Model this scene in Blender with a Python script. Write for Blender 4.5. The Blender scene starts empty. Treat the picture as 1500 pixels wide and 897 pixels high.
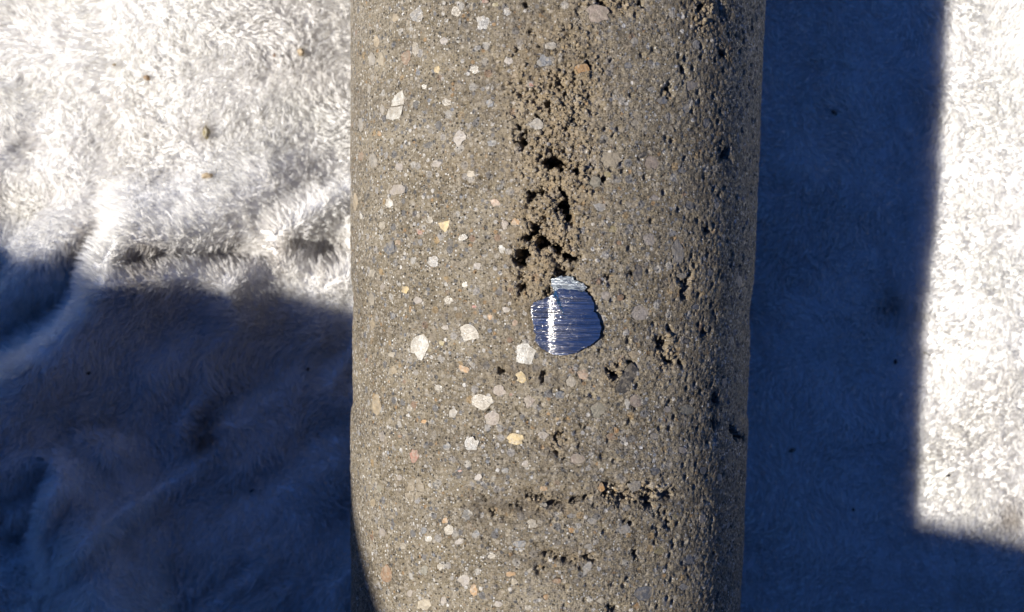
import bpy, bmesh, math, random
import numpy as np
from mathutils import Vector, Matrix, Euler

S = bpy.context.scene
COL = S.collection
rnd = random.Random(7)
rng = np.random.default_rng(11)

# ------------------------------------------------------------------ camera
R = 0.047                       # radius of the core (94 mm drill bit)
HAX = 1.11 * R                  # height of its axis over the towel's flat
W, Hh, F = 1500.0, 897.0, 1300.0
CROT = Euler((-0.0908, 0.0, 0.0165), 'XYZ')
CM = CROT.to_matrix()
def ray_dir(px, py):
    v = Vector(((px - W/2) / F, -(py - Hh/2) / F, -1.0))
    return (CM @ v).normalized()
# the core's axis is world Y; its two silhouettes fix where the camera stands
n1 = ray_dir(514, 0).cross(ray_dir(514, 897)).normalized()
n2 = ray_dir(1121.5, 0).cross(ray_dir(1084.5, 897)).normalized()
if n1.x < 0: n1 = -n1
if n2.x > 0: n2 = -n2
det = n1.x * n2.z - n1.z * n2.x
apx = (R * n2.z - n1.z * R) / det
apz = (n1.x * R - R * n2.x) / det
CAM = Vector((-apx, 0.0, HAX - apz))

cd = bpy.data.cameras.new('camera')
cam = bpy.data.objects.new('camera', cd); COL.objects.link(cam)
cam.location = CAM; cam.rotation_euler = CROT
cd.sensor_width = 36.0; cd.lens = 36.0 * F / W
cd.clip_start = 0.005; cd.clip_end = 200.0
cd.dof.use_dof = True; cd.dof.focus_distance = 0.177; cd.dof.aperture_fstop = 21.0
S.camera = cam

# ------------------------------------------------------------------ light
SE = math.radians(46.0)                       # elevation across the core
sun_to = Vector((-math.cos(SE), -0.07, math.sin(SE))).normalized()
elev = math.asin(sun_to.z)
az = math.atan2(sun_to.x, sun_to.y)           # from +Y towards +X
world = bpy.data.worlds.new('World'); S.world = world; world.use_nodes = True
wn = world.node_tree.nodes; wl = world.node_tree.links
bg = wn['Background']; sky = wn.new('ShaderNodeTexSky'); sky.sky_type = 'NISHITA'
sky.sun_disc = False; sky.sun_elevation = elev; sky.sun_rotation = az
sky.air_density = 1.0; sky.dust_density = 0.2; sky.ozone_density = 3.0
wb = wn.new('ShaderNodeMix'); wb.data_type = 'RGBA'; wb.blend_type = 'MULTIPLY'; wb.inputs[0].default_value = 1.0
wb.inputs[7].default_value = (0.27, 0.55, 1.12, 1)          # the phone's cold white balance in open shade, over the whole sky
wl.new(sky.outputs[0], wb.inputs[6]); wl.new(wb.outputs[2], bg.inputs[0]); bg.inputs[1].default_value = 0.05
sd = bpy.data.lights.new('sun', 'SUN'); sd.energy = 5.0; sd.angle = math.radians(1.2)
sd.color = (1.0, 0.962, 0.90)
sun = bpy.data.objects.new('sun', sd); COL.objects.link(sun)
sun.rotation_euler = sun_to.to_track_quat('Z', 'Y').to_euler(); sun.location = sun_to * 2

S.view_settings.view_transform = 'Standard'; S.view_settings.look = 'None'
S.view_settings.gamma = 1.0; S.view_settings.use_curve_mapping = False
S.view_settings.exposure = 0.92

# ------------------------------------------------------------------ helpers
def on_plane(px, py, z=0.0):
    d = ray_dir(px, py); t = (z - CAM.z) / d.z
    return CAM + d * t
def on_core(px, py, r=R):
    """(arc length s from the top line, y) where a sight line meets the core"""
    d = ray_dir(px, py); o = CAM
    a = d.x*d.x + d.z*d.z; b = o.x*d.x + (o.z-HAX)*d.z
    c = o.x*o.x + (o.z-HAX)**2 - r*r
    q = b*b - a*c
    t = (-b - math.sqrt(max(q, 0.0))) / a
    p = o + d*t
    return R*math.atan2(p.x, p.z-HAX), p.y

def mesh_obj(name, verts, faces, mat, parent=None, smooth=True):
    me = bpy.data.meshes.new(name)
    verts = np.asarray(verts, dtype=np.float32)
    if isinstance(faces, np.ndarray):
        k = faces.shape[1]; n = len(faces)
        me.vertices.add(len(verts)); me.vertices.foreach_set('co', verts.ravel())
        me.loops.add(n*k); me.loops.foreach_set('vertex_index', faces.astype(np.int32).ravel())
        me.polygons.add(n); me.polygons.foreach_set('loop_start', np.arange(0, n*k, k, dtype=np.int32))
        me.update(calc_edges=True)
    else:
        me.from_pydata([tuple(map(float, v)) for v in verts], [], faces)
    if smooth: me.polygons.foreach_set('use_smooth', np.ones(len(me.polygons), dtype=bool))
    if mat: me.materials.append(mat)
    o = bpy.data.objects.new(name, me); COL.objects.link(o)
    if parent: o.parent = parent
    return o
def tag(o, label=None, cat=None, group=None, kind=None):
    if label: o['label'] = label
    if cat: o['category'] = cat
    if group: o['group'] = group
    if kind: o['kind'] = kind
    return o

# numpy noise
def h2(ix, iy, seed):
    a = (ix.astype(np.int64)*374761393 + iy.astype(np.int64)*668265263 + seed*1274126177) & 0xFFFFFFFF
    a = ((a ^ (a >> 13)) * 1274126177) & 0xFFFFFFFF
    a = ((a ^ (a >> 16)) * 2246822519) & 0xFFFFFFFF
    return ((a ^ (a >> 15)) & 0xFFFFFF) / float(0xFFFFFF)
def vnoise(x, y, seed=0):
    ix = np.floor(x); iy = np.floor(y); fx = x-ix; fy = y-iy
    fx = fx*fx*(3-2*fx); fy = fy*fy*(3-2*fy)
    a = h2(ix, iy, seed); b = h2(ix+1, iy, seed); c = h2(ix, iy+1, seed); d = h2(ix+1, iy+1, seed)
    return (a*(1-fx)+b*fx)*(1-fy) + (c*(1-fx)+d*fx)*fy
def fbm(x, y, seed=0, octv=3):
    s = 0; a = 0.5; t = 0
    for k in range(octv):
        s = s + a*vnoise(x*2**k, y*2**k, seed+k*17); t += a; a *= 0.5
    return s/t
def worley(x, y, seed=0):
    ix = np.floor(x); iy = np.floor(y)
    best = np.full(x.shape, 9.0); cid = np.zeros(x.shape)
    for dx in (-1, 0, 1):
        for dy in (-1, 0, 1):
            cx = ix+dx; cy = iy+dy
            px = cx+h2(cx, cy, seed); py = cy+h2(cx, cy, seed+5)
            d = np.hypot(px-x, py-y); m = d < best
            best = np.where(m, d, best); cid = np.where(m, h2(cx, cy, seed+9), cid)
    return best, cid
def sstep(a, b, x):
    t = np.clip((x-a)/(b-a), 0, 1); return t*t*(3-2*t)
def poly_sd(P, x, y):
    """signed distance to polygon, positive inside"""
    P = np.asarray(P); n = len(P)
    d = np.full(x.shape, 1e9); ins = np.zeros(x.shape, bool)
    for i in range(n):
        ax, ay = P[i]; bx, by = P[(i+1) % n]
        ex, ey = bx-ax, by-ay; L = ex*ex+ey*ey+1e-18
        t = np.clip(((x-ax)*ex+(y-ay)*ey)/L, 0, 1)
        d = np.minimum(d, np.hypot(x-ax-t*ex, y-ay-t*ey))
        c = ((ay > y) != (by > y)) & (x < ex*(y-ay)/(ey if abs(ey) > 1e-12 else 1e-12)+ax)
        ins ^= c
    return np.where(ins, d, -d)

# ------------------------------------------------------------------ materials
def new_mat(name):
    m = bpy.data.materials.new(name); m.use_nodes = True
    nt = m.node_tree; return m, nt, nt.nodes['Principled BSDF']
def N(nt, t, **kw):
    n = nt.nodes.new(t)
    for k, v in kw.items(): setattr(n, k, v)
    return n
def ramp(nt, fac, stops, interp='LINEAR'):
    r = N(nt, 'ShaderNodeValToRGB'); r.color_ramp.interpolation = interp
    e = r.color_ramp.elements
    while len(e) < len(stops): e.new(0.5)
    for i, (p, c) in enumerate(stops):
        e[i].position = p; e[i].color = (c[0], c[1], c[2], 1) if hasattr(c, '__len__') else (c, c, c, 1)
    nt.links.new(fac, r.inputs[0]); return r.outputs[0]
def mix(nt, f, a, b):
    m = N(nt, 'ShaderNodeMix', data_type='RGBA')
    for sock, v in ((m.inputs[0], f), (m.inputs[6], a), (m.inputs[7], b)):
        if hasattr(v, 'is_linked'): nt.links.new(v, sock)
        elif hasattr(v, '__len__'): sock.default_value = (v[0], v[1], v[2], 1)
        else: sock.default_value = v
    return m.outputs[2]
def mth(nt, op, a, b=None, clamp=False):
    m = N(nt, 'ShaderNodeMath', operation=op); m.use_clamp = clamp
    for i, v in enumerate((a, b)):
        if v is None: continue
        if hasattr(v, 'is_linked'): nt.links.new(v, m.inputs[i])
        else: m.inputs[i].default_value = v
    return m.outputs[0]
def coords(nt, scale=(1000, 1000, 1000)):
    tc = N(nt, 'ShaderNodeTexCoord'); mp = N(nt, 'ShaderNodeMapping')
    mp.inputs['Scale'].default_value = scale
    nt.links.new(tc.outputs['Object'], mp.inputs[0]); return mp.outputs[0]
def noise(nt, vec, scale, detail=3, rough=0.55):
    n = N(nt, 'ShaderNodeTexNoise'); nt.links.new(vec, n.inputs['Vector'])
    n.inputs['Scale'].default_value = scale; n.inputs['Detail'].default_value = detail
    n.inputs['Roughness'].default_value = rough; return n.outputs['Fac']
def voro(nt, vec, scale):
    v = N(nt, 'ShaderNodeTexVoronoi'); nt.links.new(vec, v.inputs['Vector'])
    v.inputs['Scale'].default_value = scale
    sp = N(nt, 'ShaderNodeSeparateColor'); nt.links.new(v.outputs['Color'], sp.inputs[0])
    return v.outputs['Distance'], sp.outputs[0], sp.outputs[1]
def bump(nt, h, dist, strength=1.0, normal=None):
    b = N(nt, 'ShaderNodeBump'); b.inputs['Distance'].default_value = dist
    b.inputs['Strength'].default_value = strength; nt.links.new(h, b.inputs['Height'])
    if normal: nt.links.new(normal, b.inputs['Normal'])
    return b.outputs[0]

def concrete_mat():
    m, nt, p = new_mat('cut concrete'); v = coords(nt); L = nt.links
    base = ramp(nt, noise(nt, v, 0.09, 5, 0.6), [(0.32, (0.108, 0.085, 0.053)), (0.5, (0.170, 0.138, 0.090)), (0.68, (0.226, 0.190, 0.133))])
    # sand grains of three sizes, cut through by the drill
    vb = coords(nt, (14, 210, 14)); vb2 = coords(nt, (40, 900, 40))
    bands = mth(nt, 'ADD', mth(nt, 'MULTIPLY', noise(nt, vb, 1.0, 3), 0.7), mth(nt, 'MULTIPLY', noise(nt, vb2, 1.0, 2), 0.3))
    base = mix(nt, ramp(nt, bands, [(0.40, 0.42), (0.56, 0.0)]), base, (0.105, 0.088, 0.064))
    d1, r1, q1 = voro(nt, v, 1.05)
    g1 = ramp(nt, r1, [(0.0, (0.045, 0.045, 0.048)), (0.10, (0.10, 0.10, 0.105)), (0.17, (0.245, 0.21, 0.16)), (0.55, (0.215, 0.185, 0.145)),
                       (0.74, (0.30, 0.265, 0.215)), (0.87, (0.42, 0.395, 0.36)), (0.93, (0.26, 0.165, 0.08)), (0.965, (0.20, 0.21, 0.23)), (0.985, (0.55, 0.53, 0.50))], 'CONSTANT')
    d2, r2, q2 = voro(nt, v, 2.3)
    g2 = ramp(nt, r2, [(0.0, (0.025, 0.023, 0.021)), (0.13, (0.085, 0.068, 0.048)), (0.36, (0.19, 0.158, 0.115)), (0.60, (0.25, 0.215, 0.165)), (0.80, (0.36, 0.33, 0.285)), (0.90, (0.25, 0.16, 0.085)), (0.925, (0.60, 0.58, 0.54))], 'CONSTANT')
    d3, r3, q3 = voro(nt, v, 0.42)
    g3 = ramp(nt, r3, [(0.0, (0.09, 0.092, 0.10)), (0.2, (0.25, 0.235, 0.22)), (0.45, (0.20, 0.165, 0.12)), (0.7, (0.34, 0.32, 0.29)), (0.86, (0.27, 0.185, 0.09)), (0.94, (0.19, 0.115, 0.075))], 'CONSTANT')
    m1 = mth(nt, 'MULTIPLY', ramp(nt, d1, [(0.36, 1.0), (0.50, 0.0)]), ramp(nt, q1, [(0.30, 0.0), (0.42, 0.85)]))
    m2 = mth(nt, 'MULTIPLY', ramp(nt, d2, [(0.38, 1.0), (0.55, 0.0)]), 0.8)
    m3 = mth(nt, 'MULTIPLY', ramp(nt, d3, [(0.30, 1.0), (0.36, 0.0)]), ramp(nt, q3, [(0.42, 0.0), (0.70, 0.70)]))
    c = mix(nt, m2, base, g2); c = mix(nt, m1, c, g1); c = mix(nt, m3, c, g3)
    sp = ramp(nt, noise(nt, v, 3.6, 2, 0.6), [(0.33, 1.0), (0.39, 0.0)])
    c = mix(nt, mth(nt, 'MULTIPLY', sp, 0.75), c, (0.05, 0.042, 0.034))
    at = N(nt, 'ShaderNodeAttribute'); at.attribute_name = 'porous'
    c = mix(nt, mth(nt, 'MULTIPLY', at.outputs['Fac'], 0.60), c, (0.285, 0.210, 0.122))
    vo = N(nt, 'ShaderNodeVectorMath', operation='ADD'); L.new(v, vo.inputs[0])
    no = N(nt, 'ShaderNodeTexNoise'); L.new(v, no.inputs['Vector']); no.inputs['Scale'].default_value = 2.2
    sb = N(nt, 'ShaderNodeVectorMath', operation='SCALE'); L.new(no.outputs['Color'], sb.inputs[0]); sb.inputs['Scale'].default_value = 0.45
    L.new(sb.outputs[0], vo.inputs[1])
    dp, rp, qp = voro(nt, vo.outputs[0], 1.25)
    pore = mth(nt, 'MULTIPLY', ramp(nt, dp, [(0.17, 1.0), (0.27, 0.0)]), ramp(nt, rp, [(0.42, 1.0), (0.5, 0.0)]))
    c = mix(nt, mth(nt, 'MULTIPLY', pore, 0.9), c, (0.022, 0.018, 0.014))
    hv = N(nt, 'ShaderNodeHueSaturation'); hv.inputs['Value'].default_value = 0.94; hv.inputs['Saturation'].default_value = 1.02
    L.new(c, hv.inputs['Color']); c = hv.outputs[0]
    ag = N(nt, 'ShaderNodeAttribute'); ag.attribute_name = 'grime_dark'
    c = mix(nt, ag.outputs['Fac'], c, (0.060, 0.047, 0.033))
    L.new(c, p.inputs['Base Color'])
    rr = ramp(nt, q2, [(0.0, 0.14), (0.25, 0.30), (0.5, 0.5), (1.0, 0.68)])
    rr = mix(nt, at.outputs['Fac'], rr, (0.6, 0.6, 0.6)); L.new(rr, p.inputs['Roughness'])
    p.inputs['Specular IOR Level'].default_value = 0.4
    hsum = mth(nt, 'ADD', mth(nt, 'MULTIPLY', noise(nt, v, 2.6, 4, 0.65), 1.0), mth(nt, 'MULTIPLY', r2, 0.28))
    cut = noise(nt, coords(nt, (60, 1900, 60)), 1.0, 3, 0.6)
    hsum = mth(nt, 'ADD', hsum, mth(nt, 'MULTIPLY', cut, 0.9))
    hsum = mth(nt, 'SUBTRACT', hsum, mth(nt, 'MULTIPLY', pore, 0.8))
    nb = bump(nt, hsum, 0.00038, 1.0)
    # each grain ends in a facet of its own, a few of them glassy
    def facets(src, sc, k, nin):
        vo = N(nt, 'ShaderNodeTexVoronoi'); L.new(v, vo.inputs['Vector']); vo.inputs['Scale'].default_value = sc
        su = N(nt, 'ShaderNodeVectorMath', operation='SUBTRACT'); L.new(vo.outputs['Color'], su.inputs[0]); su.inputs[1].default_value = (0.5, 0.5, 0.5)
        sc_ = N(nt, 'ShaderNodeVectorMath', operation='SCALE'); L.new(su.outputs[0], sc_.inputs[0]); sc_.inputs['Scale'].default_value = k
        ad = N(nt, 'ShaderNodeVectorMath', operation='ADD'); L.new(nin, ad.inputs[0]); L.new(sc_.outputs[0], ad.inputs[1])
        no = N(nt, 'ShaderNodeVectorMath', operation='NORMALIZE'); L.new(ad.outputs[0], no.inputs[0]); return no.outputs[0]
    nb = facets(None, 2.3, 0.65, nb); nb = facets(None, 1.05, 0.25, nb)
    L.new(nb, p.inputs['Normal'])
    return m
def stone_mat(nm='cut stone', r0=0.25, r1=0.6):
    m, nt, p = new_mat(nm); v = coords(nt); L = nt.links
    oi = N(nt, 'ShaderNodeObjectInfo')
    vv = N(nt, 'ShaderNodeVectorMath', operation='ADD'); L.new(v, vv.inputs[0])
    cb = N(nt, 'ShaderNodeCombineXYZ'); L.new(mth(nt, 'MULTIPLY', oi.outputs['Random'], 50.0), cb.inputs[0])
    L.new(cb.outputs[0], vv.inputs[1]); v = vv.outputs[0]
    a = ramp(nt, noise(nt, v, 0.8, 4, 0.65), [(0.25, 0.55), (0.5, 1.0), (0.78, 1.45)])
    mu = N(nt, 'ShaderNodeMix', data_type='RGBA', blend_type='MULTIPLY'); mu.inputs[0].default_value = 1.0
    L.new(oi.outputs['Color'], mu.inputs[6]); L.new(a, mu.inputs[7]); c = mu.outputs[2]
    sp = ramp(nt, noise(nt, v, 2.4, 3, 0.6), [(0.34, 1.0), (0.42, 0.0)])
    c = mix(nt, mth(nt, 'MULTIPLY', sp, 0.45), c, (0.06, 0.05, 0.04))
    d, r, q = voro(nt, v, 2.0)
    c = mix(nt, ramp(nt, r, [(0.74, 0.0), (0.75, 0.45)], 'CONSTANT'), c, (0.26, 0.225, 0.175))
    pa = ramp(nt, noise(nt, v, 0.75, 4, 0.7), [(0.50, 0.0), (0.56, 0.48)])     # paste left over the stone
    c = mix(nt, pa, c, (0.165, 0.136, 0.096))
    L.new(c, p.inputs['Base Color'])
    L.new(ramp(nt, noise(nt, v, 1.5, 3), [(0.3, r0), (0.7, r1)]), p.inputs['Roughness'])
    vs = coords(nt, (160, 2600, 160))
    hs = mth(nt, 'ADD', noise(nt, v, 2.4, 4, 0.65), mth(nt, 'MULTIPLY', noise(nt, vs, 1.0, 2), 0.6))
    L.new(bump(nt, hs, 0.00018, 0.9), p.inputs['Normal'])
    return m
def metal_mat(name, rough, tint, bstr):
    m, nt, p = new_mat(name); L = nt.links
    vs = coords(nt, (55, 3400, 300)); vf = coords(nt, (260, 5200, 500)); v = coords(nt)
    s1 = noise(nt, vs, 1.0, 4, 0.7); s2 = noise(nt, vf, 1.0, 3, 0.7)
    c = ramp(nt, s1, [(0.30, tuple(t*0.45 for t in tint)), (0.52, tint), (0.64, (0.88, 0.88, 0.86))])
    L.new(c, p.inputs['Base Color']); p.inputs['Metallic'].default_value = 1.0
    L.new(ramp(nt, s2, [(0.3, rough*0.7), (0.7, rough*1.5)]), p.inputs['Roughness'])
    hs = mth(nt, 'ADD', mth(nt, 'ADD', s1, mth(nt, 'MULTIPLY', s2, 1.6)), mth(nt, 'MULTIPLY', noise(nt, v, 1.2, 3), 0.35))
    L.new(bump(nt, hs, 0.00013, bstr), p.inputs['Normal'])
    return m
def towel_mat(name, k):
    m, nt, p = new_mat(name); v = coords(nt); L = nt.links
    c = ramp(nt, noise(nt, v, 0.035, 4, 0.6), [(0.30, (0.84*k, 0.825*k, 0.79*k)), (0.55, (0.90*k, 0.885*k, 0.86*k))])
    at = N(nt, 'ShaderNodeAttribute'); at.attribute_name = 'dirt_dark'
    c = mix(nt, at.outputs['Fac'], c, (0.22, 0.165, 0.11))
    L.new(c, p.inputs['Base Color']); p.inputs['Roughness'].default_value = 0.85
    p.inputs['Specular IOR Level'].default_value = 0.15
    if name == 'towel pile':
        tr = N(nt, 'ShaderNodeBsdfTranslucent'); L.new(c, tr.inputs[0])
        ms = N(nt, 'ShaderNodeMixShader'); ms.inputs[0].default_value = 0.47
        L.new(p.outputs[0], ms.inputs[1]); L.new(tr.outputs[0], ms.inputs[2])
        L.new(ms.outputs[0], nt.nodes['Material Output'].inputs[0])
    return m
def plain_mat(name, c1, c2, sc, rough=0.8):
    m, nt, p = new_mat(name); v = coords(nt)
    nt.links.new(ramp(nt, noise(nt, v, sc, 5, 0.6), [(0.3, c1), (0.7, c2)]), p.inputs['Base Color'])
    p.inputs['Roughness'].default_value = rough
    nt.links.new(bump(nt, noise(nt, v, sc*6, 4), 0.001, 0.5), p.inputs['Normal']); return m
M_conc = concrete_mat(); M_stone = stone_mat(); M_shiny = stone_mat('polished quartz', 0.14, 0.34)
M_metal = metal_mat('ground steel', 0.19, (0.66, 0.62, 0.57), 0.48)
M_burr = metal_mat('smeared steel', 0.40, (0.25, 0.275, 0.295), 0.9)
M_pile = towel_mat('towel pile', 1.0); M_cloth = towel_mat('towel cloth', 0.95)
M_pave = plain_mat('dark deck', (0.05, 0.045, 0.04), (0.09, 0.08, 0.07), 0.02)
M_blocker = plain_mat('shade blocker dark', (0.05, 0.032, 0.02), (0.09, 0.06, 0.038), 0.02)
M_backing = plain_mat('blocker backing dark', (0.07, 0.045, 0.035), (0.11, 0.07, 0.055), 0.02)

# ------------------------------------------------------------------ ground and added light blockers outside the frame
def box(name, x0, x1, y0, y1, z0, z1, mat):
    v = [(x, y, z) for x in (x0, x1) for y in (y0, y1) for z in (z0, z1)]
    f = [(0, 1, 3, 2), (4, 6, 7, 5), (0, 4, 5, 1), (2, 3, 7, 6), (0, 2, 6, 4), (1, 5, 7, 3)]
    return mesh_obj(name, v, f, mat, smooth=False)
g = 40.0
tag(mesh_obj('ground', [(-g, -g, -0.02), (g, -g, -0.02), (g, g, -0.02), (-g, g, -0.02)], [(0, 1, 2, 3)], M_pave, smooth=False), kind='structure')
# unseen slab and backing, added and cut to shade the lower towel
SHZ = 0.32
def lift(p): return p + sun_to * ((SHZ - p.z) / sun_to.z)
edge = [on_plane(0, 368, 0.004), on_plane(160, 366, 0.004), on_plane(515, 452, 0.004)]
for q in ((511, 772), (519, 845), (532, 905)):
    s_, y_ = on_core(*q); edge.append(Vector((R*math.sin(s_/R), y_, HAX + R*math.cos(s_/R))))
edge += [on_plane(1335, 788, 0.004), on_plane(1500, 832, 0.004)]
edge = [lift(p) for p in edge]
ed = (edge[-1]-edge[0]).normalized()
edge = [edge[0] - ed*1.3] + edge + [edge[-1] + ed*1.3]
A, B = edge[0], edge[-1]
back = Vector((-ed.y, ed.x, 0))
if back.y > 0: back = -back
depth = 0.9; th = Vector((0, 0, 0.02))
sv = edge + [B + back*depth, A + back*depth]; m_ = len(sv); sv = sv + [p + th for p in sv]
sf = [tuple(range(m_)), tuple(range(2*m_-1, m_-1, -1))] + [(k, m_+k, m_+(k+1) % m_, (k+1) % m_) for k in range(m_)]
tag(mesh_obj('shade_blocker', [tuple(p) for p in sv], sf, M_blocker, smooth=False), kind='structure')
b0 = A + back*(depth+0.003); b1 = B + back*(depth+0.003)  # added backing behind the unseen slab, also cuts sky light
wv = []
for p in (b0, b1, b1 + back*0.2, b0 + back*0.2): wv += [Vector((p.x, p.y, -0.02)), Vector((p.x, p.y, 2.4))]
tag(mesh_obj('blocker_backing', [tuple(p) for p in wv], [(0, 2, 3, 1), (2, 4, 5, 3), (4, 6, 7, 5), (6, 0, 1, 7), (1, 3, 5, 7), (0, 6, 4, 2)], M_backing, smooth=False), kind='structure')

# ------------------------------------------------------------------ the core: data read off its face
VOIDS = [  # (polygon in sight lines, depth mm)
 ([(765,193),(776,209),(765,221),(759,212)], 5),
 ([(804,203),(811,202),(812,222),(820,225),(832,233),(835,242),(820,250),(800,249),(796,239),(803,227)], 9),
 ([(842,243),(850,252),(853,264),(845,259)], 4),
 ([(774,281),(798,280),(788,290),(788,306),(773,297)], 4),
 ([(820,277),(829,277),(832,289),(839,296),(840,314),(837,328),(825,324),(818,309),(814,300),(821,289)], 9),
 ([(777,324),(799,324),(800,345),(805,358),(791,368),(776,355),(764,350),(775,336)], 9),
 ([(806,357),(823,355),(830,373),(848,373),(850,381),(831,383),(819,381),(811,369)], 8),
 ([(759,362),(775,366),(777,376),(769,392),(753,392),(755,379)], 7),
 ([(795,424),(809,419),(805,431),(796,434)], 3), ([(763,419),(772,420),(769,427),(762,425)], 2.5),
 ([(815,396),(824,392),(840,396),(842,404),(838,407),(826,402),(816,405)], 2.5),
 ([(769,6),(776,8),(778,16),(771,13)], 2), ([(868,-4),(888,-4),(892,8),(884,10),(876,3)], 4),
 ([(928,-3),(950,0),(944,10),(936,8)], 3), ([(900,-4),(914,-3),(908,5)], 2),
 ([(964,495),(978,498),(975,512),(968,518)], 4.5), ([(973,521),(990,530),(986,536),(974,527)], 4), ([(995,526),(1003,533),(997,534)], 3),
 ([(889,541),(908,536),(905,559),(896,559)], 4), ([(924,529),(931,527),(934,537),(927,537)], 3),
 ([(808,640),(815,637),(820,650),(814,652)], 3), ([(821,634),(831,637),(826,649),(820,648)], 3), ([(812,659),(818,662),(817,668),(812,665)], 2.5),
 ([(799,653),(803,656),(801,661)], 2), ([(820,671),(829,673),(827,677),(821,675)], 2), ([(855,623),(861,627),(859,630)], 2),
 ([(1055,222),(1068,219),(1070,235),(1057,233)], 3.5), ([(1031,334),(1037,333),(1039,340),(1032,341)], 2.5), ([(1032,482),(1038,480),(1040,497),(1033,498)], 3.5),
 ([(1074,622),(1081,626),(1086,643),(1078,646),(1073,634)], 4), ([(1088,640),(1092,640),(1092,650),(1088,649)], 3),
 ([(1046,580),(1054,578),(1055,593),(1048,592)], 2), ([(1047,616),(1058,620),(1054,628),(1046,624)], 2.5), ([(1053,74),(1062,72),(1061,82),(1054,81)], 2),
 ([(1023,5),(1035,8),(1034,16),(1024,13)], 2.5), ([(1052,2),(1060,10),(1056,14),(1050,8)], 2.5), ([(1060,22),(1070,27),(1066,32)], 2),
 ([(928,806),(935,810),(936,818),(931,817)], 3), ([(977,124),(982,123),(981,133),(976,132)], 2), ([(970,139),(977,144),(971,146)], 2),
 ([(730,541),(738,543),(738,550),(731,550)], 2.5), ([(746,543),(752,543),(751,548),(746,548)], 2), ([(772,547),(776,546),(776,550)], 1.8),
 ([(795,546),(799,547),(798,561),(794,560)], 2), ([(703,730),(715,731),(714,735),(705,735)], 2.5), ([(727,865),(736,863),(735,870),(728,870)], 2.2),
 ([(912,432),(920,436),(916,441)], 2), ([(1003,410),(1009,413),(1007,420),(1002,418)], 2.5), ([(920,396),(926,400),(924,405),(918,402)], 3),
 ([(884,404),(893,403),(898,412),(889,412)], 1.6), ([(754,182),(760,180),(762,189),(756,190)], 2.5), ([(786,170),(798,172),(804,178),(796,180),(788,175)], 2.5),
 ([(845,150),(858,153),(861,161),(850,160)], 2.5), ([(857,130),(864,132),(864,141),(858,140)], 3), ([(812,126),(820,125),(828,132),(818,133)], 2),
 ([(830,195),(836,195),(837,208),(832,205)], 2.5), ([(865,240),(871,241),(868,246)], 2), ([(880,258),(888,262),(884,267)], 2),
 ([(798,150),(804,149),(805,158),(799,157)], 2.2), ([(768,190),(772,188),(770,196)], 2),
]
CRACKS = [([(700,747),(722,752),(745,748),(760,741)], 1.5), ([(772,724),(790,727),(808,738),(826,739)], 1.5), ([(840,735),(860,730)], 1.2),
          ([(893,718),(912,728),(930,726),(950,736)], 2.6), ([(925,714),(945,722),(965,727),(985,724)], 1.8), ([(800,812),(820,815),(835,819),(868,819)], 1.5),
          ([(913,760),(925,766)], 1.2), ([(950,744),(975,752)], 1.2), ([(787,829),(791,838),(803,831)], 1.1), ([(962,757),(982,770)], 1.2), ([(893,893),(921,896)], 1.5),
          ([(765,395),(764,418),(760,436)], 1.6), ([(822,384),(823,398)], 1.2), ([(862,420),(866,440)], 0.8), ([(780,45),(788,60),(790,64)], 1.2), ([(852,86),(865,97)], 1.3),
          ([(997,95),(1005,110),(1000,125)], 0.9), ([(980,480),(985,492)], 1.2), ([(1010,395),(1004,432)], 1.5), ([(700,600),(720,603)], 0.5)]
GRIME_DARK = [([(690,748),(760,744),(830,734),(900,724),(1000,728)], 2.6, 0.75), ([(700,545),(760,548),(830,552)], 2.2, 0.5), ([(755,822),(830,816),(930,818)], 2.2, 0.55),
         ([(890,715),(960,730),(1030,724)], 3.0, 0.6), ([(1040,10),(1050,240),(1035,500),(1030,880)], 5.5, 0.5), ([(520,160),(560,150),(640,155)], 2.5, 0.35), ([(620,650),(700,690),(900,670)], 3.0, 0.3), ([(760,10),(800,60),(900,70)], 4.0, 0.45),  # includes a darker strip down the right of the face
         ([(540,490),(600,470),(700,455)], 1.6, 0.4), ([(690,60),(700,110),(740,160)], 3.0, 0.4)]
POROUS = [(800,330,55,110,1.0),(815,220,62,100,1.0),(815,130,75,75,0.9),(830,70,60,50,0.55),(770,400,35,50,0.8),(925,722,60,20,0.8),(800,735,60,18,0.45),
          (1030,20,40,35,0.7),(980,515,30,35,0.6),(905,550,25,25,0.4),(815,645,25,25,0.5),(765,548,60,16,0.5),(830,818,50,12,0.45),(730,748,40,12,0.45),(690,235,60,30,0.3),(890,5,60,14,0.6),(1000,420,40,40,0.35)]

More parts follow.
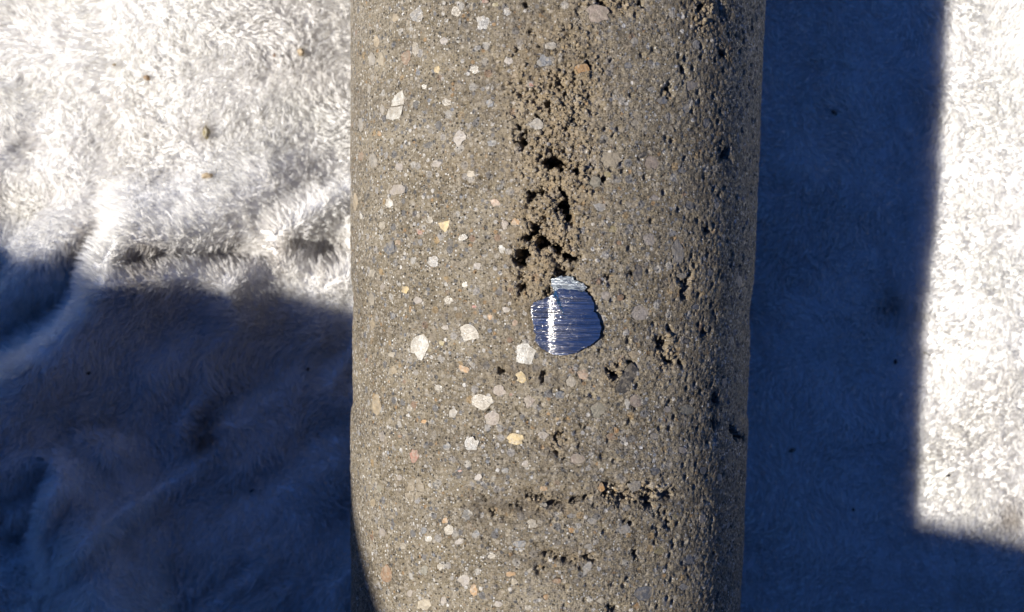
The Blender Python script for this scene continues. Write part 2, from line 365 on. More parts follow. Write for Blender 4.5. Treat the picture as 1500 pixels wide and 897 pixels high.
K = {  # stone colours (real albedo)
 'white': (0.37,0.35,0.31), 'pale': (0.275,0.25,0.21), 'grey': (0.215,0.21,0.205), 'lilac': (0.26,0.235,0.235), 'slate': (0.070,0.076,0.088), 'bluegrey': (0.185,0.20,0.225),
 'dark': (0.042,0.041,0.043), 'black': (0.018,0.018,0.019), 'green': (0.115,0.125,0.10), 'olive': (0.19,0.155,0.07), 'tan': (0.32,0.24,0.14), 'beige': (0.36,0.30,0.21),
 'orange': (0.27,0.15,0.055), 'yellow': (0.37,0.27,0.12), 'brown': (0.17,0.10,0.055), 'redbrown': (0.20,0.085,0.055), 'red': (0.23,0.07,0.05), 'mauve': (0.22,0.165,0.15), 'brownstone': (0.135,0.105,0.065), 'salmon': (0.36,0.215,0.145)}
ST = """578 26 10 14 tan;611 22 20 22 bluegrey;595 84 15 21 brown;608 71 10 22 pale;545 88 11 22 grey;557 88 11 20 beige;612 107 8 11 slate;640 102 9 10 yellow;621 127 7 8 white;673 33 5 10 dark;
668 17 15 17 pale;694 101 13 13 pale;707 33 20 22 bluegrey;718 152 12 11 slate;529 183 9 24 grey;556 196 7 8 orange;628 213 17 9 black 25;722 210 15 10 slate;674 202 16 26 lilac -25;733 274 12 9 dark 20;538 287 8 18 black -15;
571 298 11 15 white;584 278 24 16 lilac 20;629 323 10 11 pale;678 348 14 10 white;615 340 13 7 redbrown -50;584 355 8 9 brown;571 364 16 22 slate -20;616 355 6 10 slate;739 329 10 14 mauve;725 297 14 11 salmon;
530 317 5 10 white;521 294 7 28 tan;547 236 12 24 grey;529 229 7 14 brown;585 245 13 14 lilac;635 383 16 20 bluegrey;593 424 11 11 yellow;541 439 8 20 pale;681 417 9 9 white;611 509 26 34 white;685 489 29 24 pale;
716 465 8 8 orange;644 503 10 8 olive;627 514 6 5 olive;678 541 18 9 orange -20;690 535 14 7 dark -45;575 543 10 12 tan;542 476 7 18 tan;572 463 9 10 slate;693 450 8 5 red;548 594 15 28 tan;607 668 14 20 redbrown;
639 711 10 15 black;705 589 30 23 pale;720 614 21 20 mauve;630 619 9 9 dark;618 618 8 6 orange;655 655 12 12 slate;690 652 20 20 bluegrey;662 606 13 14 grey;730 573 20 15 mauve;748 579 5 5 red;585 640 7 6 brown;
674 690 6 5 red;711 667 10 6 dark;762 553 15 20 yellow 20;754 644 23 16 yellow;854 549 16 15 salmon;837 560 15 16 pale;820 580 15 11 slate;775 589 16 17 mauve;876 602 23 22 green;796 638 15 11 lilac;896 641 14 11 brown;
904 632 8 12 orange;845 672 22 14 mauve;934 588 17 20 mauve 30;921 592 8 17 white;769 520 29 29 white;934 401 13 22 dark;940 458 26 24 lilac;888 433 16 15 lilac;908 436 12 10 brown;933 499 10 7 dark;930 520 16 12 tan;
753 474 9 9 brown;740 454 11 10 lilac;876 20 34 28 mauve;798 89 22 17 slate;807 67 18 12 grey;854 100 22 15 orange 15;787 183 20 17 grey;778 124 7 7 redbrown;726 7 10 8 olive;710 2 10 6 redbrown;742 17 12 11 bluegrey;
820 87 5 10 pale;902 134 8 8 pale;872 267 20 16 green;894 233 32 24 beige;878 303 18 13 bluegrey;890 255 10 9 olive;905 265 11 7 bluegrey;898 336 13 12 olive;755 326 15 11 orange;882 207 8 6 black;941 227 14 7 black 35;
907 356 7 8 brown;993 370 20 36 grey;950 352 17 19 lilac;954 238 21 20 mauve;985 342 14 8 bluegrey;985 421 10 16 tan;999 404 14 7 pale;1083 412 10 20 bluegrey;1009 500 11 8 dark;1009 601 21 14 green;931 713 19 17 grey;
1040 594 4 6 white;942 870 29 22 slate 15;914 776 24 13 bluegrey 20;967 808 15 11 olive;988 758 10 8 olive;932 888 8 10 orange;621 886 21 19 beige;680 850 18 17 lilac;694 865 11 18 orange;621 836 11 15 green;565 842 16 28 brown;
683 754 16 17 black;627 790 12 11 white;620 777 10 9 slate;652 763 10 8 orange;696 783 15 10 slate 30;656 777 14 15 pale;672 794 14 8 lilac 25;556 716 8 10 green;546 737 7 10 tan;881 714 10 12 orange;779 768 15 15 pale;
867 764 14 11 bluegrey;837 777 8 9 orange;860 833 11 22 bluegrey -25;816 851 13 8 brown;747 841 15 8 orange;796 740 10 8 dark;838 756 14 7 slate;862 801 15 8 bluegrey;753 852 10 10 beige;844 851 11 8 dark;762 797 20 11 slate;
896 744 8 7 dark;918 745 10 9 slate;797 716 10 9 orange;560 160 8 16 grey;540 130 7 16 grey;551 60 8 18 tan;650 60 12 10 lilac;655 150 14 12 pale;700 70 11 9 dark;745 90 12 11 lilac;930 60 12 10 bluegrey;975 55 16 7 pale;
1020 66 10 12 bluegrey;920 95 12 10 slate;952 92 9 9 slate;970 148 17 12 slate;1012 125 16 14 lilac;1000 250 11 10 slate;1005 160 12 14 bluegrey;1035 180 11 14 slate;640 240 14 10 lilac;690 255 12 10 beige;560 330 10 13 pale;
545 400 8 14 pale;560 420 8 12 lilac;610 440 16 10 lilac;655 440 14 13 pale;700 390 11 10 lilac;735 365 10 12 white;650 480 11 8 lilac;570 520 12 9 pale;560 640 9 14 lilac;598 600 10 9 pale;640 570 12 10 pale;
700 700 12 10 lilac;740 690 11 9 slate;770 680 12 11 lilac;585 700 9 8 lilac;560 780 9 12 lilac;590 800 11 10 pale;645 830 11 10 pale;600 870 9 11 lilac;720 815 12 9 pale;650 880 10 11 lilac;730 885 13 9 lilac;775 890 11 9 pale;
800 875 9 9 orange;880 880 12 10 pale;1000 860 13 11 bluegrey;1010 820 12 14 slate;1030 760 11 12 lilac;960 690 14 11 slate;1000 660 12 12 lilac;1030 690 9 12 slate;980 600 11 9 lilac;960 640 13 10 grey;1020 450 12 9 slate;
1040 400 8 12 slate;1010 300 13 12 slate;1050 300 8 13 grey;960 290 13 9 lilac;920 300 11 10 pale;930 180 13 10 pale;955 130 11 8 bluegrey;1075 500 7 14 grey;1065 560 8 12 slate;1055 700 8 12 grey;870 500 1 1 grey"""
STONES = []
for t in ST.replace('\n', '').split(';'):
    a = t.split()
    if float(a[2]) < 4: continue
    STONES.append((float(a[0]), float(a[1]), float(a[2]), float(a[3]), a[4], float(a[5]) if len(a) > 5 else 0.0))
POLYSTONES = [  # outlines of the most striking ones
 ([(589,132),(593,143),(591,153),(572.5,156),(574,147),(581,138)], 'white', 'upper half of the white quartz stone split by a rusty crack'),
 ([(590.5,155.2),(588,167),(585,174),(574,176),(565,174),(569,161),(571.5,157.6)], 'white', 'lower half of the white quartz stone split by a rusty crack'),
 ([(927,532),(935,540),(934,553),(925,560),(926,571),(914,578),(902,572),(907,560),(914,547),(920,538)], 'black', 'black gritty stone beside a dark void'),
 ([(599,703),(607,700),(607.4,719),(595,720.5),(597,711)], 'brownstone', None),
 ([(609,700.5),(614,701),(621,711),(621,721),(609.5,719)], 'brownstone', None),
 ([(594.5,722),(607.2,720.6),(605,736),(602,737),(599,731),(593,727)], 'brownstone', None),
 ([(609,720.6),(620.6,722.4),(614,728),(607.5,735)], 'brownstone', None),
 ([(642,327),(659,323),(658,331),(653,341),(646,335)], 'yellow', 'yellow three cornered stone'),
]
METAL = [(z[0]/4.484+700, z[1]/4.484+360) for z in [(492,300),(540,285),(610,285),(680,300),(705,302),(735,325),(760,380),(765,430),(795,480),(810,545),(795,605),(760,645),(710,665),(650,700),(590,720),(500,722),(450,700),(400,660),(375,620),(368,560),(355,490),(343,425),(365,375),(440,345),(482,325)]]
BURR = [(z[0]/4.484+700, z[1]/4.484+360) for z in [(485,218),(520,208),(560,198),(600,206),(620,204),(640,235),(690,245),(718,278),(700,296),(675,304),(610,292),(540,292),(497,302),(500,286),(480,265)]]

def sy(poly): return np.array([on_core(*p) for p in poly])

# stone outlines in (s, y)
def stone_outline(px, py, w, h, rot):
    n = 10 if max(w, h) < 14 else 13
    c = np.array(on_core(px, py))
    ex = np.array(on_core(px+1, py)) - c; ey = np.array(on_core(px, py+1)) - c
    a0 = rnd.random()*6.28; r = math.radians(rot); out = []
    for k in range(n):
        a = a0 + 2*math.pi*(k + 0.5*(rnd.random()-0.5))/n
        q = 0.74 + 0.50*rnd.random()
        u, v = math.cos(a)*w/2*q, math.sin(a)*h/2*q
        u, v = u*math.cos(r)+v*math.sin(r), -u*math.sin(r)+v*math.cos(r)
        out.append(c + ex*u + ey*v)
    return np.array(out)
OUT = [(stone_outline(*s[:4], s[5]), s[4], None) for s in STONES] + [(sy(p), c, l) for p, c, l in POLYSTONES]

# ------------------------------------------------------------------ the core: body
y_top = on_core(800, -60)[1]; y_bot = on_core(800, 957)[1]
STEP = 0.00022
sfine = np.arange(-1.72*R, 1.72*R, STEP)
scoarse = np.linspace(1.72*R, (2*math.pi-1.72)*R, 26)[:-1]
s1 = np.concatenate([sfine, scoarse])
y1 = np.concatenate([[-0.125, -0.110], np.arange(y_bot, y_top, STEP), [0.110, 0.125]])
SS, YY = np.meshgrid(s1, y1)
fine = SS < 1.72*R
mm = 1000.0
_yt = on_core(520, 452)[1]; _yb = on_core(520, 604)[1]
def surf_low(s, y):
    return 0.30*(fbm(s*mm/22, y*mm/15, 3, 2)-0.5) + 0.22*(vnoise(y*mm/9+3, y*0, 8)-0.5) + 0.10*(vnoise(y*mm/1.1, s*mm/70, 9)-0.5) - 0.55*sstep(_yb-0.002, _yb+0.0005, y)*sstep(_yt+0.008, _yt, y)*(0.6+0.8*vnoise(y*mm/5, s*mm/12, 10))
X, Y = SS*mm, YY*mm
H = surf_low(SS, YY); HLOW = H.copy()
por = np.zeros(SS.shape)
for (px, py, sx, s_y, a) in POROUS:
    c = on_core(px, py); k = R*mm/285.0
    por = np.maximum(por, a*np.exp(-((X-c[0]*mm)/(sx*k*0.75))**2 - ((Y-c[1]*mm)/(s_y*k*0.85))**2))
por = np.clip(por*(0.45+1.1*fbm(X/5, Y/5, 60, 3)), 0, 1)
w1, id1 = worley(X/0.95, Y/0.95, 21); w2, id2 = worley(X/0.55, Y/0.55, 22); w3, id3 = worley(X/1.9, Y/1.9, 23)
rough = 0.55 + 0.45*fbm(X/16, Y/16, 31, 2)
H += rough*(0.22*(0.55-w1) + 0.11*(0.55-w2)) + 0.26*(fbm(X/1.1, Y/1.1, 33, 3)-0.5)
H += -0.48*sstep(0.38, 0.14, w3)*(id3 < 0.13) - 0.22*sstep(0.4, 0.18, w1)*(id1 < 0.10+0.06*rough)
w4, id4 = worley(X/1.55, Y/1.45, 24)
lump = np.sqrt(np.clip(0.42-w4*w4, 0, None))
H += por*(0.45*(lump-0.55) + 1.5*(fbm(X/2.6, Y/2.4, 61, 3)-0.55) + 0.5*(fbm(X/0.7, Y/0.7, 63, 2)-0.5) + 0.35*(0.5-w1) - 0.9*sstep(0.38, 0.12, w1)*(id1 < 0.22) - 1.1*sstep(0.45, 0.15, w4)*(id4 < 0.16*por))
jx = (fbm(X/1.3, Y/1.3, 41, 3)-0.5); jx2 = fbm(X/0.55, Y/0.55, 45, 2)-0.5
def region(P, pad):
    P = np.asarray(P)
    rows = np.where((y1 > P[:, 1].min()-pad) & (y1 < P[:, 1].max()+pad))[0]
    cols = np.where((s1 > P[:, 0].min()-pad) & (s1 < P[:, 0].max()+pad))[0]
    if len(rows) == 0 or len(cols) == 0: return None
    return np.s_[rows[0]:rows[-1]+1, cols[0]:cols[-1]+1]
for poly, dep in VOIDS:
    P = sy(poly); q = region(P, 0.003)
    if q is None: continue
    sd_ = poly_sd(P*mm, X[q], Y[q]) + 1.6*jx[q] + 1.1*jx2[q] + 0.25*(0.5-w1[q])
    H[q] -= dep*sstep(-0.05, 0.30+0.06*dep, sd_)*np.clip(0.55+0.4*lump[q]+1.6*jx[q]+0.9*jx2[q], 0.1, 1.4) + 0.25*sstep(-1.0, 0.0, sd_)*(sd_ < 0)
for pts, wd in CRACKS:
    P = sy(pts); q = region(P, 0.004)
    if q is None: continue
    d = np.full(X[q].shape, 99.0)
    for i in range(len(P)-1):
        ax, ay = P[i]*mm; bx, by = P[i+1]*mm; ex, ey = bx-ax, by-ay
        t = np.clip(((X[q]-ax)*ex+(Y[q]-ay)*ey)/(ex*ex+ey*ey), 0, 1)
        d = np.minimum(d, np.hypot(X[q]-ax-t*ex, Y[q]-ay-t*ey))
    b = sstep(wd*1.15, 0.0, d + 1.6*np.abs(jx[q]))
    H[q] -= b*(0.3 + 1.5*sstep(0.46, 0.62, fbm((X[q]+0.4*Y[q])/1.1+3*jx[q], (Y[q]-0.4*X[q])/0.9, 52, 3)) )
for P, c, l in OUT:                                     # seats for the stones
    q = region(P, 0.002)
    if q is None: continue
    sd_ = poly_sd(P*mm, X[q], Y[q])
    H[q] = np.where(sd_ > 0.10, HLOW[q]-0.5, H[q]); por[q] *= sstep(0.1, -0.6, sd_)
for P in (sy(METAL), sy(BURR)):
    q = region(P, 0.002); sd_ = poly_sd(P*mm, X[q], Y[q])
    H[q] = np.where(sd_ > -0.05, -1.4, H[q] - 0.35*sstep(-0.9, -0.1, sd_))
H = np.where(fine, H, 0.0)
rad = R + H/mm; th_ = SS/R
V = np.stack([rad*np.sin(th_), YY, rad*np.cos(th_)], -1).reshape(-1, 3)
nr, nc = SS.shape
idx = np.arange(nr*nc).reshape(nr, nc); nxt = np.roll(idx, -1, axis=1)
Fq = np.stack([idx[:-1], nxt[:-1], nxt[1:], idx[1:]], -1).reshape(-1, 4)
core = bpy.data.objects.new('concrete_core', None); COL.objects.link(core)
core.location = (0, 0, HAX); core.empty_display_size = 0.05
tag(core, 'sandy grey drilled concrete cylinder with a shiny metal spot, lying on the white towel', 'concrete core')
body = mesh_obj('body', V, Fq, M_conc, core)
grime_dark = np.zeros(SS.shape)
for pts, wd, a_ in GRIME_DARK:
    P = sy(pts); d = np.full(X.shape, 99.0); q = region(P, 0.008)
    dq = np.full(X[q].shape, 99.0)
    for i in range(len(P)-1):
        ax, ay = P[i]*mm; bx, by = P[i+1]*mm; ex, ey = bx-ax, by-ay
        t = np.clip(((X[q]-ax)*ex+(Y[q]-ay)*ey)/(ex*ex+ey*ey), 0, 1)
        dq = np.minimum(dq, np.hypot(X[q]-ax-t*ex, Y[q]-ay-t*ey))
    grime_dark[q] = np.maximum(grime_dark[q], a_*np.exp(-(dq/(1.35*wd))**2)*sstep(0.30, 0.66, fbm(X[q]/2.2, Y[q]/1.3, 130, 3)))
grime_dark = np.clip(grime_dark + 0.28*por*sstep(0.45, 0.62, fbm(X/1.6, Y/1.6, 131, 3)), 0, 0.8)
at = body.data.attributes.new('grime_dark', 'FLOAT', 'POINT'); at.data.foreach_set('value', grime_dark.ravel().astype(np.float32))
at = body.data.attributes.new('porous', 'FLOAT', 'POINT'); at.data.foreach_set('value', por.ravel().astype(np.float32))
# end faces, out of frame
for yy, flip in ((-0.1251, False), (0.1251, True)):
    ev = [(R*math.sin(a), yy, R*math.cos(a)) for a in np.linspace(0, 2*math.pi, 65)[:-1]]
    mesh_obj('end_face', ev, [tuple(range(63, -1, -1)) if flip else tuple(range(64))], M_conc, core, smooth=False)

def cyl(s, y, h):           # h in mm over the nominal face
    r = R + h/mm; return (r*math.sin(s/R), y, r*math.cos(s/R))
H_lin_s0 = s1[0]
def body_h(s, y):
    i = int(np.clip(np.searchsorted(y1, y), 0, nr-1)); j = int(np.clip(round((s-H_lin_s0)/STEP), 0, len(sfine)-1))
    return H[i, j]
# ------------------------------------------------------------------ stones
def make_stone(P, colour, label):
    n = len(P); c = P.mean(0)
    low = float(surf_low(np.array([c[0]]), np.array([c[1]]))[0]) + 0.03
    v = []; f = []
    for sc, h in ((1.0, -0.55), (1.0, 0.0), (0.60, 0.015)):
        for p in P:
            q = c + (p-c)*sc; v.append(cyl(q[0], q[1], low + h + (0.05*(rnd.random()-0.5) if h > -0.5 else 0)))
    v.append(cyl(c[0], c[1], low + 0.02)); m = len(v)-1
    for r in range(2):
        for k in range(n): f.append((r*n+k, r*n+(k+1) % n, (r+1)*n+(k+1) % n, (r+1)*n+k))
    for k in range(n): f.append((2*n+k, 2*n+(k+1) % n, m))
    o = mesh_obj('stone', v, f, M_shiny if (colour in ('white', 'pale', 'bluegrey') and -0.0375 < c[0] < -0.004) else M_stone, core, smooth=False)
    bm = bmesh.new(); bm.from_mesh(o.data); bmesh.ops.recalc_face_normals(bm, faces=bm.faces)
    fc = [x for x in bm.faces if len(x.verts) == 3]
    if fc and fc[0].normal.dot(Vector(v[m]) - Vector((0, c[1], 0))) < 0: bmesh.ops.reverse_faces(bm, faces=bm.faces)
    bm.to_mesh(o.data); bm.free()
    k = np.array(K[colour]); f_ = 0.60 if colour in ('pale','lilac','grey','beige','tan','mauve','bluegrey','green','salmon') else 0.15
    k = k*(1-f_) + np.array((0.185, 0.155, 0.112))*f_; j = 0.85 + 0.24*rnd.random()
    o.color = (k[0]*j, k[1]*j, k[2]*j, 1)
    if label: o['label'] = label
    return o
for P, c, l in OUT: make_stone(P, c, l)
# loose sand grains glued in the honeycombed patch
ico = bmesh.new(); bmesh.ops.create_icosphere(ico, subdivisions=1, radius=1.0)
iv = np.array([v.co[:] for v in ico.verts]); ifc = np.array([[v.index for v in f.verts] for f in ico.faces]); ico.free()
ii = np.where((por.ravel() > 0.30) & fine.ravel())[0]
pick = ii[rng.choice(len(ii), size=2600, p=por.ravel()[ii]**1.5/np.sum(por.ravel()[ii]**1.5))]
gv = []; gf = []
for k, i in enumerate(pick):
    s, y, h = SS.ravel()[i], YY.ravel()[i], H.ravel()[i]
    r = 0.12 + 0.46*rng.random()**3.2
    c = np.array(cyl(s, y, min(h, 0.25) + 0.0*r)); A3 = rng.normal(size=(3, 3)); Q, _ = np.linalg.qr(A3)
    gv.append((iv*(0.55+0.75*rng.random((len(iv), 1)))*(0.7+0.6*rng.random(3)))@Q*r/mm + c); gf.append(ifc + k*len(iv))
gr = mesh_obj('sand_grain', np.concatenate(gv), np.concatenate(gf), M_conc, core); gr['kind'] = 'stuff'
a = gr.data.attributes.new('porous', 'FLOAT', 'POINT'); a.data.foreach_set('value', np.repeat((0.1+0.9*rng.random(len(pick))), len(iv)).astype(np.float32))

# ------------------------------------------------------------------ metal
def metal_patch(name, poly, mat, hfun, parent, sub=4, rings=44, jit=0.10):
    P = sy(poly); pts = []
    for i in range(len(P)):
        a, b = P[i], P[(i+1) % len(P)]
        for t in range(sub): pts.append(a + (b-a)*t/sub + np.array([rng.normal(), rng.normal()])*jit/mm)
    P = np.array(pts); n = len(P); c = P.mean(0); v = []; f = []
    for p in P: v.append(cyl(p[0], p[1], hfun(*p) - 1.6))
    for p in P: v.append(cyl(p[0], p[1], hfun(*p) - 0.002))
    for r in range(rings):
        sc = 1 - (r/rings)
        for p in P:
            q = c + (p-c)*sc; v.append(cyl(q[0], q[1], hfun(*q)))
    v.append(cyl(c[0], c[1], hfun(*c))); m = len(v)-1
    for r in range(rings+1):
        if r == 1: continue
        for k in range(n): f.append((r*n+k, r*n+(k+1) % n, (r+1)*n+(k+1) % n, (r+1)*n+k))
    for k in range(n): f.append(((rings+1)*n+k, (rings+1)*n+(k+1) % n, m))
    o = mesh_obj(name, v, f, mat, parent)
    bm = bmesh.new(); bm.from_mesh(o.data); bmesh.ops.recalc_face_normals(bm, faces=bm.faces)
    fc = [x for x in bm.faces if len(x.verts) == 3]
    if fc[0].normal.dot(Vector(v[m]) - Vector((0, c[1], 0))) < 0: bmesh.ops.reverse_faces(bm, faces=bm.faces)
    bm.to_mesh(o.data); bm.free()
    return o
s_r = on_core(806, 470)[0]*mm; s_y0 = on_core(806, 470)[1]*mm
def _n1(t): return float(vnoise(np.array([t]), np.array([0.5]), 301)[0])
def metal_h(s, y):
    x = s*mm - s_r
    amp = 0.24*(0.18 + 0.82*math.exp(-((y*mm-s_y0)/2.6)**2) + 0.25*_n1(y*mm/0.6+77))
    step = amp*(1/(1+math.exp(-(x+0.9*(_n1(y*mm/0.22)-0.5)+0.6*(_n1(y*mm/1.1+50)-0.5))/(0.10+0.45*_n1(y*mm/0.35+9)))) - 1.0)          # a low shoulder left of the middle turns its face to the sun
    if x < -0.3: step += min(-(x+0.3)*0.10, 0.30)
    return 0.08 + step + 0.03*math.sin(y*mm*1.9) + 0.02*math.sin(y*mm*5.1)
mt = metal_patch('metal_inclusion', METAL, M_metal, metal_h, core)
mt['label'] = 'bluish brushed metal spot with a bright glint'
br = metal_patch('metal_flake', BURR, M_burr, lambda s, y: metal_h(s, y)*0.6 - 0.05 + 0.035*math.sin(s*mm*2.1+y*mm*3), mt, rings=10)

# ------------------------------------------------------------------ towel
# folds: polylines in sight lines with height (mm), half widths on the upper / lower side (mm)
def gp(px, py, z): p = on_plane(px, py, z); return (p.x*mm, p.y*mm)
FOLDS = [  # points (px,py), height, width above, width below
 ([(560,345),(470,330),(380,318),(290,330),(215,352),(170,385),(120,432),(40,492),(-80,560)], 17, 20, 9),
 ([(560,420),(470,405),(400,385),(330,392),(250,400),(180,425),(110,478),(30,540),(-60,640)], 22, 9, 22),
 ([(60,700),(95,672),(120,690),(142,735),(165,790),(185,850),(200,960)], 20, 26, 7),
 ([(-60,560),(20,640),(90,640),(130,600)], 6, 18, 18),
 ([(-60,250),(10,225),(80,240)], 5, 14, 12),
 ([(240,200),(300,180),(360,205)], 3, 12, 12),
]
CREASES = [([(-60,515),(0,480),(60,445),(100,408),(128,372),(150,345)], 14, 8), ([(225,380),(300,376),(385,372)], 12, 3.6), ([(470,372),(530,388)], 5, 3.0),
           ([(-30,815),(15,785),(38,745),(55,705),(75,690)], 13, 4.5), ([(112,662),(160,715),(192,790),(215,860),(235,960)], 12, 6.5), ([(150,560),(210,500),(300,470)], 3, 6), ([(150,640),(190,560),(180,520)], 3, 5)]
def ridge(xm, ym, pts, h, wa, wb):
    Pm = np.array([gp(px, py, h/mm) for px, py in pts])
    d = np.full(xm.shape, 1e9); sg = np.zeros(xm.shape)
    for i in range(len(Pm)-1):
        ax, ay = Pm[i]; bx, by = Pm[i+1]; ex, ey = bx-ax, by-ay
        t = np.clip(((xm-ax)*ex+(ym-ay)*ey)/(ex*ex+ey*ey), 0, 1)
        dx = xm-ax-t*ex; dy = ym-ay-t*ey; dd = np.hypot(dx, dy); m = dd < d
        d = np.where(m, dd, d); sg = np.where(m, ex*dy-ey*dx, sg)
    w = np.where(sg < 0, wa, wb)         # walking right to left, "above" is on the right hand
    return h*np.exp(-(d/w)**2)
def towel_h(x, y):
    xm, ym = x*mm, y*mm
    wx = xm + 5*(fbm(xm/25, ym/25, 71, 2)-0.5); wy = ym + 5*(fbm(xm/25+9, ym/25, 72, 2)-0.5)
    z = 2.2*(fbm(xm/45, ym/45, 73, 3)-0.5) + 0.9*(fbm(xm/9, ym/9, 74, 2)-0.5)
    lf = sstep(-0.3*R, -0.9*R, x)*sstep(30.0, -5.0, ym)           # small wrinkles in the rumpled lower left
    u = (wx*0.62 - wy*0.78)/17; w_ = (wx*0.78 + wy*0.62)/46
    z = z + lf*(8.5*(1-np.abs(2*fbm(u, w_, 171, 2)-1))**2 - 3.6)
    fo = np.zeros(x.shape)
    for pts, h, wa, wb in FOLDS: fo = np.maximum(fo, ridge(wx, wy, pts, h, wa, wb)) + 0.25*np.minimum(fo, ridge(wx, wy, pts, h, wa, wb))
    for (px, py), hb, sx, sy_ in (((340, 40), 9, 50, 42), ((525, 290), -9, 30, 55), ((175, 372), 11, 26, 12), ((40, 215), -2.5, 9, 6), ((1480, 520), 5, 26, 30), ((1340, 300), -2, 14, 60)):
        c = gp(px, py, 0.004); z = z + hb*np.exp(-((xm-c[0])/sx)**2 - ((ym-c[1])/sy_)**2)
    cr = np.zeros(x.shape)
    for pts, h, w_ in CREASES: cr = np.maximum(cr, ridge(wx, wy, pts, h, w_, w_))
    z = z + fo*(x < -0.2*R) - cr
    hump = (HAX-R)*mm - 1.5
    z = z + (hump+2)*np.exp(-(np.abs(xm)/(0.62*R*mm))**4)
    # keep the cloth under the core
    lim = (HAX - np.sqrt(np.clip(R*R - x*x, 0, None)))*mm - 1.0
    z = np.where(np.abs(x) < R, np.minimum(z, lim), z)
    return z/mm
PILE = 0.0028
def dirt_dark_at(x, y):
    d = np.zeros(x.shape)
    for px, py, rx, a in ((292,640,12,0.6),(300,190,4,0.45),(1325,455,9,0.35),(1500,765,8,0.5),(130,375,9,0.45),(255,382,14,0.5),(350,380,12,0.4),(420,372,12,0.35),(440,245,9,0.12),(485,378,12,0.3),(30,215,10,0.12),(145,350,9,0.5)):  # dirt spots, and darker blobs along the fold creases
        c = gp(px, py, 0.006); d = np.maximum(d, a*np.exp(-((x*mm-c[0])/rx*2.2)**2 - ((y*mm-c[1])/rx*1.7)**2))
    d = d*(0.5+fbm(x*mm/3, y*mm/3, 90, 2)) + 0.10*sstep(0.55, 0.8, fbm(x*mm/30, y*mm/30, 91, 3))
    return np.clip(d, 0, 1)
# cloth
gx = np.arange(-0.27, 0.1750, 0.0015); gy = np.arange(-0.19, 0.1905, 0.0015)
GX, GY = np.meshgrid(gx, gy); GZ = towel_h(GX, GY) - PILE*0.85
tv = np.stack([GX, GY, GZ], -1).reshape(-1, 3); nr2, nc2 = GX.shape
ti = np.arange(nr2*nc2).reshape(nr2, nc2)
tf = np.stack([ti[:-1, :-1], ti[:-1, 1:], ti[1:, 1:], ti[1:, :-1]], -1).reshape(-1, 4)
towel = bpy.data.objects.new('towel', None); COL.objects.link(towel); towel.empty_display_size = 0.05
tag(towel, 'off-white plush towel, rumpled into folds left of the concrete and flat on its right', 'towel')
cl = mesh_obj('cloth', tv, tf, M_cloth, towel)
a = cl.data.attributes.new('dirt_dark', 'FLOAT', 'POINT'); a.data.foreach_set('value', dirt_dark_at(GX, GY).ravel().astype(np.float32))
# pile: every strand a tapered bent blade, gathered in tufts
NS = 280000
x0, x1_ = on_plane(-90, 448).x, on_plane(1590, 448).x
y0, y1_ = on_plane(750, 960).y, on_plane(750, -70).y
rx = rng.uniform(x0, x1_, NS*2); ry = rng.uniform(y0, y1_, NS*2)
keep = (np.abs(rx) > 0.62*R); rx, ry = rx[keep][:NS], ry[keep][:NS]; n = len(rx)
e = 0.0012
rz = towel_h(rx, ry); zx = (towel_h(rx+e, ry)-rz)/e; zy = (towel_h(rx, ry+e)-rz)/e
nrm = np.stack([-zx, -zy, np.ones(n)], -1); nrm /= np.linalg.norm(nrm, axis=1)[:, None]
rx_m, ry_m = rx*mm, ry*mm
ang = 2*math.pi*1.3*fbm(rx_m/28, ry_m/28, 101, 2) + 1.2*(vnoise(rx_m/6, ry_m/6, 103)-0.5)
lay = 0.75 + 0.5*fbm(rx_m/20, ry_m/20, 105, 2)
comb = np.stack([np.cos(ang)*lay, np.sin(ang)*lay, np.zeros(n)], -1)
# tufts: strands lean to the centre of their cell
cs = 1.35
cx = np.floor(rx_m/cs); cy = np.floor(ry_m/cs)
tx = (cx+h2(cx, cy, 111))*cs; ty = (cy+h2(cx, cy, 112))*cs
tuft = np.stack([(tx-rx_m), (ty-ry_m), np.zeros(n)], -1)*0.42
calm = np.where(rx > 0, 0.55, 1.0)[:, None]; tuft = tuft*calm
tr_ = h2(cx, cy, 113); ta = 6.28*h2(cx, cy, 114)
tj = np.stack([np.cos(ta), np.sin(ta), np.zeros(n)], -1)*0.35*calm
L_ = PILE*(0.75+0.5*rng.random(n))*(0.75+0.5*tr_)
d0 = nrm*1.0 + 0.35*comb + 0.25*tj + rng.normal(0, 0.12, (n, 3))
d1 = nrm*0.75 + 0.62*comb + 0.6*tuft + 0.6*tj + rng.normal(0, 0.22, (n, 3))
d2 = nrm*0.35 + 0.85*comb + 0.9*tuft + 0.75*tj + rng.normal(0, 0.32, (n, 3))
pts = [np.stack([rx, ry, rz - PILE*0.9], -1)]
for d in (d0, d1, d2): pts.append(pts[-1] + d/np.linalg.norm(d, axis=1)[:, None]*(L_/2.4)[:, None])
side = np.cross(d1, rng.normal(0, 1, (n, 3))); side /= np.linalg.norm(side, axis=1)[:, None]
wd = 0.000145*(0.7+0.6*rng.random(n))[:, None]
vv = np.stack([pts[0]-side*wd, pts[0]+side*wd, pts[1]-side*wd, pts[1]+side*wd, pts[2]-side*wd*0.8, pts[2]+side*wd*0.8, pts[3]], 1).reshape(-1, 3)
b = (np.arange(n)*7)[:, None]
ft = np.stack([b+np.array([0, 1, 3]), b+np.array([0, 3, 2]), b+np.array([2, 3, 5]), b+np.array([2, 5, 4]), b+np.array([4, 5, 6])], 1).reshape(-1, 3)
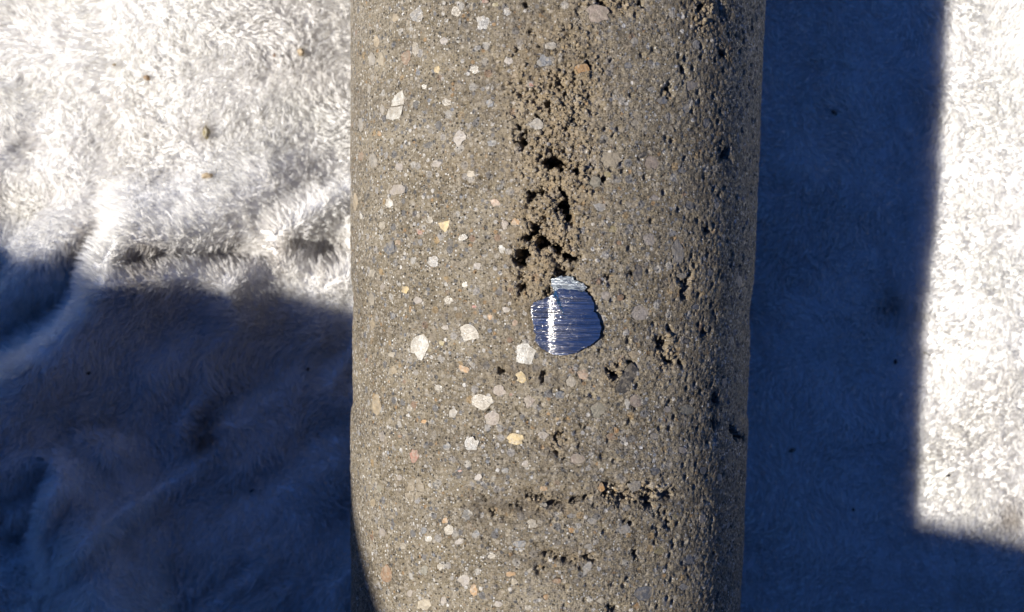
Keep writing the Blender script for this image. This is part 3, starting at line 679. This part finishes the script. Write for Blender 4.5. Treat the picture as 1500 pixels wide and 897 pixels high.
# leave out what would poke into the core
tip = pts[3]; bad = (tip[:, 0]**2 + (tip[:, 2]-HAX)**2 < (R+0.0004)**2)
ft = ft[np.repeat(~bad, 5)]
pl = mesh_obj('pile', vv, ft, M_pile, towel); pl['kind'] = 'stuff'
a = pl.data.attributes.new('dirt_dark', 'FLOAT', 'POINT'); a.data.foreach_set('value', np.repeat(dirt_dark_at(rx, ry), 7).astype(np.float32))

# ------------------------------------------------------------------ crumbs on the towel
def crumb(px, py, w, h, rot, col, label):
    p0 = on_plane(px, py, 0.002); z = float(towel_h(np.array([p0.x]), np.array([p0.y]))[0]) + 0.0006
    p = on_plane(px, py, z)
    bm = bmesh.new(); bmesh.ops.create_icosphere(bm, subdivisions=2, radius=1.0)
    k = 1/4500.0
    for v in bm.verts:
        q = 0.75 + 0.5*rnd.random(); v.co = Vector((v.co.x*w/2*k*q, v.co.y*h/2*k*q, v.co.z*min(w, h)/2*k*q))
    me = bpy.data.meshes.new('crumb'); bm.to_mesh(me); bm.free(); me.materials.append(M_stone)
    o = bpy.data.objects.new('crumb', me); COL.objects.link(o); o.location = p; o.rotation_euler = (0, 0, math.radians(rot))
    c = K[col]; o.color = (c[0], c[1], c[2], 1)
    tag(o, label, 'crumb', 'crumbs lying on the towel')
crumb(215, 114, 8, 8, 0, 'orange', 'orange crumb alone on the brightest sunlit towel, upper left')
crumb(167, 95, 5, 4, 0, 'tan', 'tiny tan speck just left of the orange crumb on the bright towel')
crumb(441, 77, 9, 10, 0, 'tan', 'tan crumb on sunlit towel nearest the top of the concrete')
crumb(402, 81, 4, 6, 0, 'brown', 'tiny brown speck left of the tan crumb near the concrete')
crumb(302, 194, 9, 17, 0, 'olive', 'upright brown crumb sunk between tufts of the sunlit towel')
crumb(303, 258, 14, 8, 10, 'tan', 'wide tan crumb under the upright brown one on the lit fold')
crumb(1222, 165, 10, 5, -45, 'black', 'black sliver in the blue shade right of the concrete, near the top')
crumb(1389, 697, 8, 4, 25, 'black', 'black crumb on the sunlit patch at the right')
crumb(1312, 530, 4, 7, 0, 'black', 'black speck in the shade beside the right sunlit patch')
crumb(1250, 747, 4, 4, 0, 'black', 'round black speck in the shade low on the right')
crumb(1160, 660, 9, 5, 20, 'dark', 'dark speck in the shade close to the lower right of the concrete')
crumb(369, 719, 8, 4, 35, 'black', 'black sliver in the dark shade lower left of the concrete')
crumb(451, 541, 5, 5, 0, 'black', 'black speck in the shade just left of the concrete')
crumb(130, 547, 6, 4, 20, 'black', 'black speck on the shaded fold at the left edge')
# a short dark hair curled on the lit patch
hp = [(1352, 517), (1358, 518), (1363, 522)]; hv = []; hf = []
for i, (px, py) in enumerate(hp):
    p0 = on_plane(px, py, 0.002); z = float(towel_h(np.array([p0.x]), np.array([p0.y]))[0]) + 0.001; c = on_plane(px, py, z)
    for k in range(5):
        a = 2*math.pi*k/5; hv.append((c.x, c.y + 0.00022*math.cos(a), c.z + 0.00022*math.sin(a)))
for i in range(2):
    for k in range(5): hf.append((i*5+k, i*5+(k+1) % 5, i*5+5+(k+1) % 5, i*5+5+k))
hf += [(4, 3, 2, 1, 0), (10, 11, 12, 13, 14)]
o = mesh_obj('hair', hv, hf, M_stone); o.color = (0.02, 0.018, 0.015, 1)
tag(o, 'short dark curled hair on the sunlit patch at the right', 'hair')
